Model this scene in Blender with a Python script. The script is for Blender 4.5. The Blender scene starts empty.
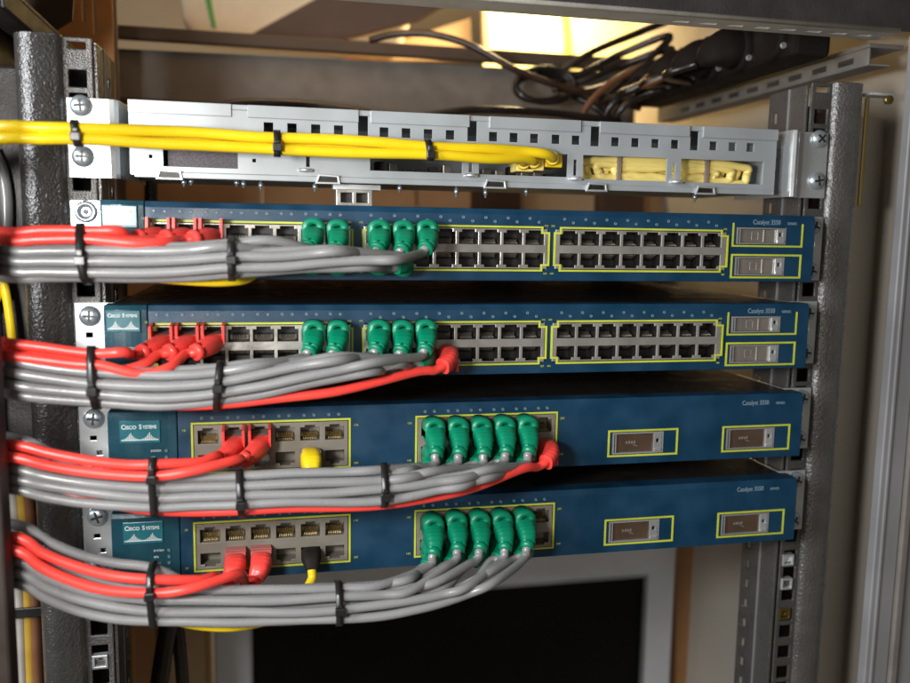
import bpy, math, random
from mathutils import Vector, Matrix, noise
random.seed(7)
S = 0.001                      # everything below is written in millimetres
scene = bpy.context.scene
COL = scene.collection
V = Vector
# ------------------------------------------------------------------ camera
CP = V((-134.14, -525.29, 65.36)); FPX = 852.5
yaw, pit, rol = .2201, .1274, .0165
cy, sy, cp_, sp, cr, sr = math.cos(yaw), math.sin(yaw), math.cos(pit), math.sin(pit), math.cos(rol), math.sin(rol)
cf = V((sy*cp_, cy*cp_, -sp)); r0 = V((cy, -sy, 0)); u0 = r0.cross(cf)
crt = r0*cr + u0*sr; cup = u0*cr - r0*sr
def at(u, v, y):
    """world point (mm) at depth plane y seen at photo position u, v"""
    d = cf + crt*((u-455)/FPX) - cup*((v-341.5)/FPX)
    return CP + d*((y-CP.y)/d.y)
cam = bpy.data.cameras.new('camera'); co = bpy.data.objects.new('camera', cam); COL.objects.link(co)
M = Matrix.Identity(4)
for i in range(3):
    M[i][0] = crt[i]; M[i][1] = cup[i]; M[i][2] = -cf[i]; M[i][3] = CP[i]*S
co.matrix_world = M
cam.sensor_width = 36; cam.lens = FPX/910*36; cam.clip_start = .01; cam.clip_end = 50
cam.dof.use_dof = True; cam.dof.focus_distance = .53; cam.dof.aperture_fstop = 5.0
scene.camera = co

# ------------------------------------------------------------------ materials
def mat(name, col, rough=.5, metal=0, noise_amt=.12, nscale=60, bump=0, bscale=400, spec=.5, rvar=.1, coat=0, trans=0):
    m = bpy.data.materials.new(name); m.use_nodes = True
    nt = m.node_tree; b = nt.nodes['Principled BSDF']; L = nt.links
    tc = nt.nodes.new('ShaderNodeTexCoord')
    n = nt.nodes.new('ShaderNodeTexNoise'); n.inputs['Scale'].default_value = nscale; n.inputs['Detail'].default_value = 6
    L.new(tc.outputs['Object'], n.inputs['Vector'])
    mr = nt.nodes.new('ShaderNodeMapRange'); L.new(n.outputs['Fac'], mr.inputs['Value'])
    mr.inputs['From Min'].default_value = .3; mr.inputs['From Max'].default_value = .7
    mr.inputs['To Min'].default_value = 1-noise_amt; mr.inputs['To Max'].default_value = 1+noise_amt
    mx = nt.nodes.new('ShaderNodeVectorMath'); mx.operation = 'SCALE'; mx.inputs[0].default_value = col
    L.new(mr.outputs['Result'], mx.inputs['Scale']); L.new(mx.outputs['Vector'], b.inputs['Base Color'])
    m2 = nt.nodes.new('ShaderNodeMapRange'); L.new(n.outputs['Fac'], m2.inputs['Value'])
    m2.inputs['From Min'].default_value = .3; m2.inputs['From Max'].default_value = .7
    m2.inputs['To Min'].default_value = max(0, rough-rvar); m2.inputs['To Max'].default_value = min(1, rough+rvar)
    L.new(m2.outputs['Result'], b.inputs['Roughness'])
    b.inputs['Metallic'].default_value = metal; b.inputs['Specular IOR Level'].default_value = spec
    b.inputs['Coat Weight'].default_value = coat; b.inputs['Transmission Weight'].default_value = trans
    if bump:
        n2 = nt.nodes.new('ShaderNodeTexNoise'); n2.inputs['Scale'].default_value = bscale; n2.inputs['Detail'].default_value = 3
        L.new(tc.outputs['Object'], n2.inputs['Vector'])
        bp = nt.nodes.new('ShaderNodeBump'); bp.inputs['Strength'].default_value = bump; bp.inputs['Distance'].default_value = .0006
        L.new(n2.outputs['Fac'], bp.inputs['Height']); L.new(bp.outputs['Normal'], b.inputs['Normal'])
    if coat:
        b.inputs['Coat Roughness'].default_value = .16
        if bump:
            b3 = nt.nodes.new('ShaderNodeBump'); b3.inputs['Strength'].default_value = 1.0; b3.inputs['Distance'].default_value = .0007
            L.new(n2.outputs['Fac'], b3.inputs['Height']); L.new(b3.outputs['Normal'], b.inputs['Coat Normal'])
    m.diffuse_color = (*col, 1)
    return m
blue = mat('blue_bezel_paint', (.0032, .034, .074), .42, noise_amt=.2, nscale=45, rvar=.14, bump=.25, bscale=1500)
teal = mat('teal_logo_panel', (.010, .052, .075), .3, bump=.15, bscale=1500)
logo_m = mat('logo_plate', (.018, .12, .15), .3)
white = mat('white_print', (.62, .66, .66), .5)
greyp = mat('grey_print', (.22, .30, .36), .5)
ledm = mat('clear_led', (.10, .15, .18), .3)
yline = mat('yellow_outline', (.46, .50, .04), .5)
chass = mat('chassis_steel', (.028, .026, .025), .33, .3)
portm = mat('port_frame_metal', (.44, .42, .39), .3, .65, bump=.2, bscale=250)
jack_m = mat('grey_jack_plastic', (.20, .18, .15), .45, .2)
dark = mat('port_cavity', (.014, .013, .012), .4)
gold = mat('gold_pin', (.45, .33, .14), .35, .9)
pinm = mat('dull_pin', (.22, .2, .17), .35, .8)
zinc = mat('zinc_plate', (.70, .73, .74), .3, .75, bump=.1, bscale=120, nscale=25)
zincb = mat('zinc_bluish', (.42, .5, .55), .28, .9, nscale=25)
traym = mat('tray_steel', (.38, .41, .43), .38, .35, noise_amt=.06, nscale=30)
screwm = mat('screw_zinc', (.46, .52, .56), .27, .75, bump=.3, bscale=300)
rail_m = mat('rail_powder_coat', (.070, .066, .062), .27, .15, bump=1.0, bscale=650, coat=.8, rvar=.08)
rail_s = mat('rail_strip_metal', (.10, .095, .09), .24, .5, bump=1.0, bscale=1100, rvar=.06)
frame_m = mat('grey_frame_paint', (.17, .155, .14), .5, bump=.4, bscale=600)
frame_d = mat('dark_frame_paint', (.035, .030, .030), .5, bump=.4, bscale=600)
alu = mat('brushed_aluminium', (.30, .30, .31), .5, .4, noise_amt=.15, nscale=12)
beamd = mat('brown_grey_paint', (.07, .05, .038), .6)
barm = mat('pale_bar_paint', (.42, .40, .36), .5, bump=.4, bscale=600)  # bar edge and underside, paler than the front face
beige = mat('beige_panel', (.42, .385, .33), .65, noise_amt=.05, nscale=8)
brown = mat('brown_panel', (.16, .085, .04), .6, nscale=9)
wall_m = mat('wall_paint', (.30, .24, .17), .8, nscale=5)
card = mat('cardboard', (.60, .37, .20), .8, noise_amt=.1, nscale=20)
card2 = mat('pale_cardboard', (.62, .45, .28), .8, noise_amt=.1, nscale=20)
card3 = mat('dark_cardboard', (.10, .055, .035), .8, nscale=20)
silver = mat('silver_plastic', (.52, .54, .58), .45, .2, noise_amt=.03)
screen = mat('dark_screen', (.003, .003, .003), .5, spec=.12)
paper = mat('paper', (.88, .78, .60), .9, noise_amt=.04)
greenp = mat('green_print', (.10, .42, .10), .8)
greyc = mat('grey_cable', (.205, .205, .207), .27, noise_amt=.07, nscale=30, bump=.12, bscale=90)
redc = mat('red_cable', (.86, .062, .048), .36, noise_amt=.06, nscale=30, bump=.12, bscale=90)
redp = mat('red_boot', (.82, .06, .05), .36, noise_amt=.05, bump=.1, bscale=200)
yelc = mat('yellow_cable', (.78, .55, .010), .34, noise_amt=.05, nscale=30, bump=.12, bscale=90)
yelp = mat('pale_yellow_cable', (.80, .64, .20), .42, noise_amt=.06, nscale=30)
greenb = mat('green_boot', (.0, .185, .095), .42, noise_amt=.08, bump=.12, bscale=200)
clearp = mat('clear_plug', (.42, .34, .30), .12, 0, spec=.8, trans=.55)
blackc = mat('black_cable', (.016, .012, .010), .3, noise_amt=.2)
brownc = mat('brown_cable', (.13, .055, .025), .4)
duskc = mat('dusky_cable', (.035, .018, .011), .3)
tie_m = mat('black_nylon', (.012, .012, .012), .28)
brass = mat('brass', (.24, .18, .06), .35, .9)
blackp = mat('black_plastic', (.009, .006, .005), .75, spec=.25)

# ------------------------------------------------------------------ mesh builder
def catmull(P, n):
    P = [V(p) for p in P]; Q = [P[0]*2-P[1]] + P + [P[-1]*2-P[-2]]; out = []
    for i in range(1, len(Q)-2):
        a, b, c, d = Q[i-1:i+3]
        k = max(2, min(n, int((c-b).length/3.0)+1))
        for j in range(k):
            t = j/k
            out.append(.5*((2*b)+(c-a)*t+(2*a-5*b+4*c-d)*t*t+(3*b-a-3*c+d)*t**3))
    out.append(P[-1]); return out
def frames(pts):
    T = [(pts[min(i+1, len(pts)-1)]-pts[max(i-1, 0)]).normalized() for i in range(len(pts))]
    up = V((0, 0, 1)) if abs(T[0].z) < .9 else V((1, 0, 0))
    x = T[0].cross(up).normalized(); out = []
    for t in T:
        x = (x - t*x.dot(t)).normalized(); out.append((x, t.cross(x).normalized(), t))
    return out
class MB:
    def __init__(s): s.v = []; s.f = []; s.sm = []
    def add(s, vs, fs, smooth=False):
        n = len(s.v); s.v += [tuple(v) for v in vs]; s.f += [[i+n for i in f] for f in fs]; s.sm += [smooth]*len(fs); return s
    def box(s, x0, x1, y0, y1, z0, z1):
        vs = [(x, y, z) for x in (x0, x1) for y in (y0, y1) for z in (z0, z1)]
        return s.add(vs, [(0,1,3,2), (4,6,7,5), (0,4,5,1), (2,3,7,6), (0,2,6,4), (1,5,7,3)])
    def prism(s, poly, y0, y1):              # poly in x,z
        n = len(poly); vs = [(x, y0, z) for x, z in poly]+[(x, y1, z) for x, z in poly]
        return s.add(vs, [list(range(n)), list(range(2*n-1, n-1, -1))]+[(i, i+n, (i+1) % n+n, (i+1) % n) for i in range(n)])
    def slab(s, q, t):                       # q: 4+ 3-D corners, thickened away in +y
        n = len(q); vs = [tuple(p) for p in q]+[(p[0], p[1]+t, p[2]) for p in q]
        return s.add(vs, [list(range(n)), list(range(2*n-1, n-1, -1))]+[(i, i+n, (i+1) % n+n, (i+1) % n) for i in range(n)])
    def tube(s, pts, r, n=12, cap=True):
        fr = frames(pts); vs = []
        for i, (p, (x, y, t)) in enumerate(zip(pts, fr)):
            rr = r[i] if isinstance(r, (list, tuple)) else r
            vs += [p + (x*math.cos(a)+y*math.sin(a))*rr for a in [2*math.pi*k/n for k in range(n)]]
        m = len(pts); fs = [(i*n+k, i*n+(k+1) % n, (i+1)*n+(k+1) % n, (i+1)*n+k) for i in range(m-1) for k in range(n)]
        s.add(vs, fs, True)
        if cap:
            b = len(s.v)-m*n; s.f += [[b+k for k in range(n)][::-1], [b+(m-1)*n+k for k in range(n)]]; s.sm += [False]*2
        return s
    def lathe(s, prof, c, n=24, ax='y'):     # prof: (radius, height) ; height points to -y (towards viewer)
        vs = []
        for r, h in prof:
            for k in range(n):
                a = 2*math.pi*k/n
                vs.append((c[0]+r*math.cos(a), c[1]-h, c[2]+r*math.sin(a)) if ax == 'y' else (c[0]+r*math.cos(a), c[1]+r*math.sin(a), c[2]+h))
        m = len(prof)
        fs = [(i*n+k, (i+1)*n+k, (i+1)*n+(k+1) % n, i*n+(k+1) % n) for i in range(m-1) for k in range(n)]
        s.add(vs, fs, True); b = len(s.v)-m*n
        s.f.append([b+(m-1)*n+k for k in range(n)]); s.sm.append(False)
        return s
    def plate(s, x0, x1, z0, z1, y0, y1, holes, ex=(), ez=()):
        """flat plate (front y0, back y1) with rectangular holes (hx0,hx1,hz0,hz1)"""
        xs = sorted({round(a, 4) for a in [x0, x1, *ex]+[h[k] for h in holes for k in (0, 1)] if x0 <= a <= x1})
        zs = sorted({round(a, 4) for a in [z0, z1, *ez]+[h[k] for h in holes for k in (2, 3)] if z0 <= a <= z1})
        def solid(i, j):
            if i < 0 or j < 0 or i >= len(xs)-1 or j >= len(zs)-1: return False
            cx, cz = (xs[i]+xs[i+1])/2, (zs[j]+zs[j+1])/2
            return not any(h[0] < cx < h[1] and h[2] < cz < h[3] for h in holes)
        idx = {}; vs = []; fs = []
        def vi(i, j, b):
            if (i, j, b) not in idx: idx[i, j, b] = len(vs); vs.append((xs[i], y1 if b else y0, zs[j]))
            return idx[i, j, b]
        for i in range(len(xs)-1):
            for j in range(len(zs)-1):
                if not solid(i, j): continue
                fs.append((vi(i,j,0), vi(i+1,j,0), vi(i+1,j+1,0), vi(i,j+1,0)))
                fs.append((vi(i,j+1,1), vi(i+1,j+1,1), vi(i+1,j,1), vi(i,j,1)))
                for di, dj, a, b in ((-1,0,(i,j+1),(i,j)), (1,0,(i+1,j),(i+1,j+1)), (0,-1,(i,j),(i+1,j)), (0,1,(i+1,j+1),(i,j+1))):
                    if not solid(i+di, j+dj):
                        fs.append((vi(*a,0), vi(*a,1), vi(*b,1), vi(*b,0))[::-1])
        return s.add(vs, fs)
    def ring(s, poly, w, y0, y1):            # closed band along polygon (x,z), given clockwise or not, band inside
        n = len(poly); A = sum(poly[i][0]*poly[(i+1) % n][1]-poly[(i+1) % n][0]*poly[i][1] for i in range(n)); sg = 1 if A > 0 else -1
        inn = []
        for i in range(n):
            p0, p1, p2 = (V((*poly[(i+k-1) % n], 0)) for k in range(3))
            d1 = (p1-p0).normalized(); d2 = (p2-p1).normalized()
            n1 = V((-d1.y, d1.x, 0))*sg; n2 = V((-d2.y, d2.x, 0))*sg; h = (n1+n2)
            if h.length < 1e-6: h = n1*2
            q = p1 + h*(w/ (h.dot(n1))); inn.append((q.x, q.y))
        vs = [(x, y0, z) for x, z in poly]+[(x, y0, z) for x, z in inn]+[(x, y1, z) for x, z in poly]+[(x, y1, z) for x, z in inn]
        fs = []
        for i in range(n):
            j = (i+1) % n
            fs += [(i, j, n+j, n+i), (i, i+2*n, j+2*n, j), (n+i, n+j, 3*n+j, 3*n+i)]
        return s.add(vs, fs)
    def loft(s, pts, wh, n=16, e=3.2, up=V((0,0,1))):   # superellipse sections (w,h) along pts
        vs = []; m = len(pts)
        T = [(pts[min(i+1, m-1)]-pts[max(i-1, 0)]).normalized() for i in range(m)]
        x = V((1, 0, 0))
        for p, t, (w, h) in zip(pts, T, wh):
            x = (x-t*x.dot(t)).normalized(); y = x.cross(t).normalized()
            for k in range(n):
                a = 2*math.pi*(k+.5)/n; c, q = math.cos(a), math.sin(a)
                vs.append(p + x*(math.copysign(abs(c)**(2/e), c)*w/2)+y*(math.copysign(abs(q)**(2/e), q)*h/2))
        fs = [(i*n+k, i*n+(k+1) % n, (i+1)*n+(k+1) % n, (i+1)*n+k) for i in range(m-1) for k in range(n)]
        b = len(s.v); s.add(vs, fs, True)
        s.f += [[b+k for k in range(n)], [b+(m-1)*n+k for k in range(n)][::-1]]; s.sm += [False]*2
        return s
    def mesh(s, name, m, off=V((0,0,0))):
        me = bpy.data.meshes.new(name)
        me.from_pydata([((v[0]-off[0])*S, (v[1]-off[1])*S, (v[2]-off[2])*S) for v in s.v], [], s.f)
        me.polygons.foreach_set('use_smooth', s.sm); me.materials.append(m)
        import bmesh
        bm = bmesh.new(); bm.from_mesh(me); bmesh.ops.recalc_face_normals(bm, faces=bm.faces); bm.to_mesh(me); bm.free()
        me.update(); return me
    def build(s, name, m, parent=None, off=V((0,0,0)), bevel=0):
        return link(name, s.mesh(name, m, off), parent, bevel)
def link(name, me, parent=None, bevel=0, loc=None):
    o = bpy.data.objects.new(name, me); COL.objects.link(o); o.parent = parent
    if loc is not None: o.location = V(loc)*S
    if bevel:
        b = o.modifiers.new('bevel', 'BEVEL'); b.width = bevel*S; b.segments = 2; b.limit_method = 'ANGLE'; b.angle_limit = math.radians(50)
        b.use_clamp_overlap = True
    return o
def thing(name, loc, label, cat, group=None):
    o = bpy.data.objects.new(name, None); COL.objects.link(o); o.location = V(loc)*S; o.empty_display_size = .01
    return tag(o, label, cat, group)
def tag(o, label, cat, group=None, kind=None):
    if label: o['label'] = label
    if cat: o['category'] = cat
    if group: o['group'] = group
    if kind: o['kind'] = kind
    return o
def text(name, st, size, m, parent, loc, sx=1, bold=0):
    c = bpy.data.curves.new(name, 'FONT'); c.body = st; c.size = size*S; c.extrude = .00006; c.offset = bold*S; c.align_x = 'LEFT'
    o = bpy.data.objects.new('tmp', c); COL.objects.link(o); bpy.context.view_layer.update()
    me = bpy.data.meshes.new_from_object(o.evaluated_get(bpy.context.evaluated_depsgraph_get()))
    bpy.data.objects.remove(o); me.name = name; me.materials.clear(); me.materials.append(m)
    me.transform(Matrix.Rotation(math.pi/2, 4, 'X') @ Matrix.Diagonal((sx, 1, 1, 1)))
    return link(name, me, parent, loc=loc)

# ------------------------------------------------------------------ screws
def _screw_meshes():
    h = MB().lathe([(2.5, -2), (6.0, 0), (6.0, .5), (5.7, 1.5), (4.7, 2.6), (3.2, 3.3), (1.6, 3.6)], (0, 0, 0))
    r = MB()
    for a in (0, math.pi/2):
        c, q = math.cos(a), math.sin(a); P = [(-3.4, -.65), (3.4, -.65), (3.4, .65), (-3.4, .65)]
        r.prism([(x*c-z*q, x*q+z*c) for x, z in P], -3.72-(.05 if a else 0), -3.0)
    w = MB().lathe([(6.2, 0), (6.2, 1.2), (5.2, 2.2), (4.0, 2.4), (3.9, 1.2), (2.6, 1.1), (2.4, .4)], (0, 0, 0))
    return h.mesh('screw', screwm), r.mesh('cross_recess', dark), w.mesh('screw', screwm)
SCR, REC, SOCK = _screw_meshes()
def screw(parent, x, y, z, kind=0):
    o = link('screw', SOCK if kind else SCR, parent, loc=(x, y, z)); o.rotation_euler = (0, random.uniform(0, 3), 0)
    if not kind: link('cross_recess', REC, o)
    else: link('socket_recess', MB().lathe([(1.5, .5), (1.5, 1.3), (1.2, 1.3)], (0,0,0)).mesh('socket_recess', dark), o)

# ------------------------------------------------------------------ shared port meshes (origin at opening centre)
def port_mesh(w, h, up, m, name):
    b = MB(); d = 12.0
    b.plate(-w/2-.35, w/2+.35, -h/2-.35, h/2+.35, .6, d, [(-w/2, w/2, -h/2, h/2)])
    b.box(-w/2, w/2, d-.4, d, -h/2, h/2)
    return b.mesh(name, m)
def pins_mesh(w, h, up, m):
    b = MB(); s = -1 if up else 1
    for k in range(8):
        x = (k-3.5)*1.02
        a = V((x, 2.0, s*(h/2-.5))); e = V((x, 9.5, s*(h/2-4.2)))
        b.tube([a, e], .24, 5)
    b.box(-w/2+.8, w/2-.8, 9.6, 10.6, min(s*(h/2-3), s*(h/2-.2)), max(s*(h/2-3), s*(h/2-.2)))
    return b.mesh('contact_pins', m)
P_UP = port_mesh(12.0, 8.9, True, dark, 'port'); PIN_UP = pins_mesh(12, 8.9, True, pinm); PIN_DN = pins_mesh(12, 8.9, False, pinm)
PG = port_mesh(12.2, 9.6, True, jack_m, 'port'); PING_UP = pins_mesh(11.4, 9.4, True, gold); PING_DN = pins_mesh(11.4, 9.4, False, gold)
LED = MB().lathe([(1.0, 0), (1.0, .35), (.55, .35), (.55, .15)], (0, 0, 0), 10).mesh('status_light', ledm)

FY = -20.0                     # front plane of the bezels
def port_block(root, x0, x1, zt, zb, cols, rows, hw, steps, grey):
    """metal or plastic block with port openings; rows = centre z of both rows; returns list"""
    if grey:
        holes = []
        for x in cols:
            for z, s in ((rows[0], 1), (rows[1], -1)):
                holes.append((x-5.7, x+5.7, z-3.4-.6*(s > 0)+.6*(s < 0)-.6, z+3.4))
                holes.append((x-3.0, x+3.0, z-4.9 if s < 0 else z, z+4.7 if s > 0 else z))
        m = jack_m
    else:
        holes = []
        for x in cols:
            holes.append((x-6.0, x+6.0, rows[0]-4.45, rows[0]+2.7)); holes.append((x-4.0, x+4.0, rows[0], rows[0]+4.3))
            holes.append((x-6.0, x+6.0, rows[1]-2.7, rows[1]+4.45)); holes.append((x-4.0, x+4.0, rows[1]-4.3, rows[1]))
        m = portm
    pb = MB().plate(x0+.4, x1-.4, zb+.4, zt-.4, FY-.7, FY+.5, holes).build('port_block', m, root, bevel=.25)
    for x in cols:
        for z, up in ((rows[0], True), (rows[1], False)):
            p = link('port', PG if grey else P_UP, pb, loc=(x, FY-.2, z))
            if grey: link('contact_pins', PING_UP if up else PING_DN, pb, loc=(x, FY-.2, z))
            else: link('contact_pins', PIN_UP if up else PIN_DN, pb, loc=(x, FY-.2, z))
    g = 1.2
    if steps:                  # stepped outline as printed round a 2 x 8 block
        t = 3.2
        poly = [(x0+t, zt+g), (x1-t, zt+g), (x1-t, zt-2.2), (x1+g, zt-2.2), (x1+g, zb+2.2), (x1-t, zb+2.2), (x1-t, zb-g), (x0+t, zb-g), (x0+t, zb+2.2), (x0-g+.6, zb+2.2), (x0-g+.6, zt-2.2), (x0+t, zt-2.2)]
    else:
        poly = [(x0-g, zt+g), (x1+g, zt+g), (x1+g, zb-g), (x0-g, zb-g)]
    MB().ring(poly, 1.15, FY-.95 if steps else FY-.4, FY+.2).build('yellow_outline', yline, root)

def make_switch(ztop, dense, label, scr_kind=0, zscr=(-7.5, -37)):
    root = thing('network_switch', (0, 0, ztop), label, 'network switch', 'blue network switches stacked in the rack')
    H = -43.7
    MB().box(-219, 219, -5.5, 300, H+.4, -.4).build('chassis', chass, root, bevel=.8)
    seam = -199 if dense else -184.5
    holes = []
    if dense:
        blocks = [(-198.5, -84.5), (-77.5, 36.5), (41, 158.0)]
        for a, b in blocks: holes.append((a+1, b-1, -36.6, -11.4))
        gb = [(162, 213.5, -6.6, -20.9), (162, 213.5, -25.6, -41.4)]
    else:
        blocks = [(-176, -86), (-44, 45.5)]
        for a, b in blocks: holes.append((a, b, -37.0, -8.6))
        gb = [(81.5, 130.8, -21, -38.8), (163, 213.7, -21, -38.8)]
    for a, b, t, q in gb: holes.append((a+3, a+39, q+1.6, t-1.6))
    bz = MB().plate(seam, 222.5, H, 0, FY, -6, holes, ex=(), ez=(-3.5,))
    bz.v = [(x, y+((z+3.5)/3.5*1.6 if z > -3.5 and y < -10 else 0), z) for x, y, z in bz.v]
    bz.build('bezel', blue, root, bevel=.5)
    # logo panel with gently bowed front
    lp = MB(); prof = []
    n = 8; xa, xb = -222.5, seam-.5
    for i in range(n+1):
        t = i/n; x = xa+(xb-xa)*t; prof.append((x, FY-.2-1.3*math.sin(math.pi*min(1, t*1.15)) if t < .87 else FY-.2+ (t-.87)*2))
    vs = []; fs = []
    for x, y in prof: vs += [(x, y+1.2, 0), (x, y, -2.6), (x, y, H+.5), (x, -6, H), (x, -6, 0)]
    for i in range(n):
        for k in range(5): a = i*5+k; b = i*5+(k+1) % 5; fs.append((a, b, b+5, a+5))
    fs += [(0,1,2,3,4), tuple(n*5+k for k in (4,3,2,1,0))]
    lp.add(vs, fs, False).build('logo_panel', teal, root, bevel=.4)
    if dense: lx0, lx1, lz0, lz1 = -221, -203, -3.0, -15.0
    else: lx0, lx1, lz0, lz1 = -216, -194, -5.0, -18.0
    yl = FY-1.75
    if not dense: yl = FY-1.7
    lg = MB().box(lx0, lx1, yl-.1, yl+1.6, lz1, lz0).build('logo_plate', logo_m, root, bevel=.3)
    w = lx1-lx0
    br = MB()                  # bridge curve mark
    ns = 48; base = lz1+1.6; pts = []
    for i in range(ns+1):
        t = i/ns*2; h = math.exp(-abs(((t) % 1)-.5)*2*2.6)
        pts.append((lx0+.8+(w-1.6)*i/ns, base+.25+h*4.6))
    for i in range(ns):
        (xa_, za), (xb_, zb) = pts[i], pts[i+1]
        if i % 2 == 0: br.prism([(xa_, base), (xb_, base), (xb_, zb), (xa_, za)], yl-.32, yl)
        else: br.prism([(xa_, base), (xb_, base), (xb_, base+.35), (xa_, base+.35)], yl-.32, yl)
    br.build('bridge_logo', white, root)
    zt = lz0-(3.6 if dense else 4.6); k = w/22
    ls = 2.9*k
    text('logo_text', 'C', ls*1.25, white, root, (lx0+1.0*k, yl-.3, zt), .9, .05)
    text('logo_text', 'ISCO', ls*.95, white, root, (lx0+3.2*k, yl-.3, zt), .98, .04)
    text('logo_text', 'S', ls*1.25, white, root, (lx0+10.6*k, yl-.3, zt), .9, .05)
    text('logo_text', 'YSTEMS', ls*.95, white, root, (lx0+12.6*k, yl-.3, zt), .80, .04)
    if dense: text('panel_text', 'SYSTEM', 1.9, white, root, (-212, FY-1.6, -25))
    else:
        for i, st in enumerate(('SYSTEM', 'RPS', 'STAT', 'UTIL', 'DUPLX')):
            text('panel_text', st, 1.7, greyp if i > 1 else white, root, (-199.5, FY-1.25, -23.5-3.9*i))
            link('status_light', LED, root, loc=(-191.0, FY-.9, -23.1-3.9*i))
        text('panel_text', 'MODE', 1.7, greyp, root, (-212, FY-1.45, -33))
    text('model_text', 'Catalyst 3550', 4.3, greyp, root, (176.5, FY-.12, -6.2 if dense else -7.0), .84)
    text('model_text', 'SERIES', 2.4, greyp, root, (201.6, FY-.12, -6.2 if dense else -7.0), 1.05)
    # port blocks
    if dense:
        for bi, (a, b) in enumerate(blocks):
            c0 = (a+b)/2 - 13.95*3.5 - (.8 if bi == 0 else .3)
            cols = [c0+13.95*i for i in range(8)]
            port_block(root, a, b, -11.4, -36.6, cols, (-17.0, -31.0), 6, True, False)
            for i, x in enumerate(cols):
                link('status_light', LED, root, loc=(x-3.2, FY, -5.4)); link('status_light', LED, root, loc=(x+2.6, FY, -5.6 if bi == 0 else -7.6))
            for q, (tx, tz) in enumerate(((a-2.5, -10.3), (a-2.5, -39.6), (b-2.4, -10.3), (b-2.4, -39.6))):
                text('port_number', f'{bi*16+(1,2,15,16)[q]}X', 1.6, yline, root, (tx, FY-.14, tz), .9)
    else:
        for bi, (a, b) in enumerate(blocks):
            c0 = a+8.3; pit_ = (b-a-16.6)/5
            cols = [c0+pit_*i for i in range(6)]
            port_block(root, a, b, -8.6, -37.0, cols, (-15.6, -30.2), 6, False, True)
            for i, x in enumerate(cols):
                link('status_light', LED, root, loc=(x-3.4, FY, -4.9)); link('status_light', LED, root, loc=(x+2.4, FY, -4.9))
            for q, (tx, tz) in enumerate(((a-6.2, -12.5), (a-6.2, -36), (b+3, -12.5), (b+3, -36))):
                text('port_number', f'{bi*12+(1,2,11,12)[q]}X', 1.9, yline, root, (tx, FY-.14, tz), .9)
    # uplink module bays
    for gi, (a, b, t, q) in enumerate(gb):
        if dense and gi == 0:  # first outline is open at its top
            m = MB(); m.prism([(a, t+1), (a, q), (b, q), (b, t+1), (b-1.1, t+1), (b-1.1, q+1.1), (a+1.1, q+1.1), (a+1.1, t+1)], FY-.4, FY+.2)
        else: m = MB().ring([(a, t), (b, t), (b, q), (a, q)], 1.2, FY-.4, FY+.2)
        m.build('yellow_outline', yline, root)
        x0, x1, z0, z1 = a+3, a+39, q+1.6, t-1.6
        bay = MB().box(x0+.1, x1-.1, -10, -7, z0+.1, z1-.1).build('module_bay', dark, root)
        f = MB().ring([(x0+.3, z0+.2), (x1-.2, z0+.2), (x1-.2, z1-.2), (x0+.3, z1-.2)], .9, FY-.5, FY+6); f.box(x0+2.2, x0+2.7, FY-.6, FY+4, z0+1, z1-1); f.build('bay_frame', alu, bay)
        MB().box(x0+2.9, x1-7, FY+.8, FY+2, z0+1.2, z1-1.2).build('bay_door', doorm if not dense else doorl, bay, bevel=.4)
        e = MB(); xm = (x0+x1)/2-4; zm = (z0+z1)/2
        if dense:
            e.ring([(xm-2.5, zm-2.6), (xm+2.5, zm-2.6), (xm+2.5, zm+2.6), (xm-2.5, zm+2.6)], .4, FY+.6, FY+.9); e.box(xm+6, xm+6.7, FY+.3, FY+.9, z0+1.6, z1-1.6)
        else:
            for k in range(4): e.prism([(xm-4+k*1.8, zm-.6), (xm-3+k*1.8, zm-.6), (xm-3+k*1.8, zm+1+.4*(k % 2)), (xm-4+k*1.8, zm+1)], FY+.55, FY+.9)
            e.prism([(xm+1, zm-1.6), (xm+4, zm-2.6), (xm+4, zm-2.1), (xm+1, zm-1.1)], FY+.55, FY+.9)
        e.build('door_emblem', portm, bay)
        lt = MB().plate(x1-6.8, x1-1.4, z0+1, z1-1, FY-.4, FY+2, [(x1-5.2, x1-2.9, zm-.2, zm+2.4)]); lt.box(x1-6.6, x1-1.6, FY-1.0, FY-.4, z0+1.2, z0+3.2)
        lt.build('bay_latch', zinc, bay, bevel=.2)
    # mounting brackets
    for sgn in (-1, 1):
        xo, xi = 241.3, 220.0
        hl = [(233-3.3, 233+3.3, -24, -21)] if False else []
        hl += [(232.0, 235.4, -20.2, -17.6), (229.0, 232, -29.2, -26.6)]
        hs = [(min(sgn*h[0], sgn*h[1]), max(sgn*h[0], sgn*h[1]), h[2], h[3]) for h in hl]
        x0, x1 = sorted((sgn*xi, sgn*xo))
        b = MB().plate(x0, x1, H, 0, -1.8, 0, hs)
        xs = sorted((sgn*219.4, sgn*221.2)); b.box(xs[0], xs[1], -1.7, 60, H+.3, -.3)
        bk = b.build('mounting_bracket', zinc, root, bevel=.35)
        for zz in zscr: screw(root, sgn*233, -1.8, zz, scr_kind if sgn < 0 else 0)
    return root
doorm = mat('bay_door_brown', (.30, .20, .14), .3, .85, bump=.2, bscale=80)
doorl = mat('bay_door_grey', (.50, .46, .41), .35, .8, bump=.2, bscale=80)
ZT = [80.0, 21.85, -39.25, -99.04]
sw_labels = ['blue 48 port switch directly below the perforated steel tray, topmost of the four switches',
 'second blue switch from the top, three red plugs in its upper row and one below',
 'third blue switch from the top, bright yellow plug in its left port group',
 'lowest blue switch in the rack, just above the dark monitor screen']
make_switch(ZT[0], True, sw_labels[0], 1, (-6.5, -37))
make_switch(ZT[1], True, sw_labels[1], 0, (-7.8, -36))
make_switch(ZT[2], False, sw_labels[2], 0, (-7.0, -36))
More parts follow.
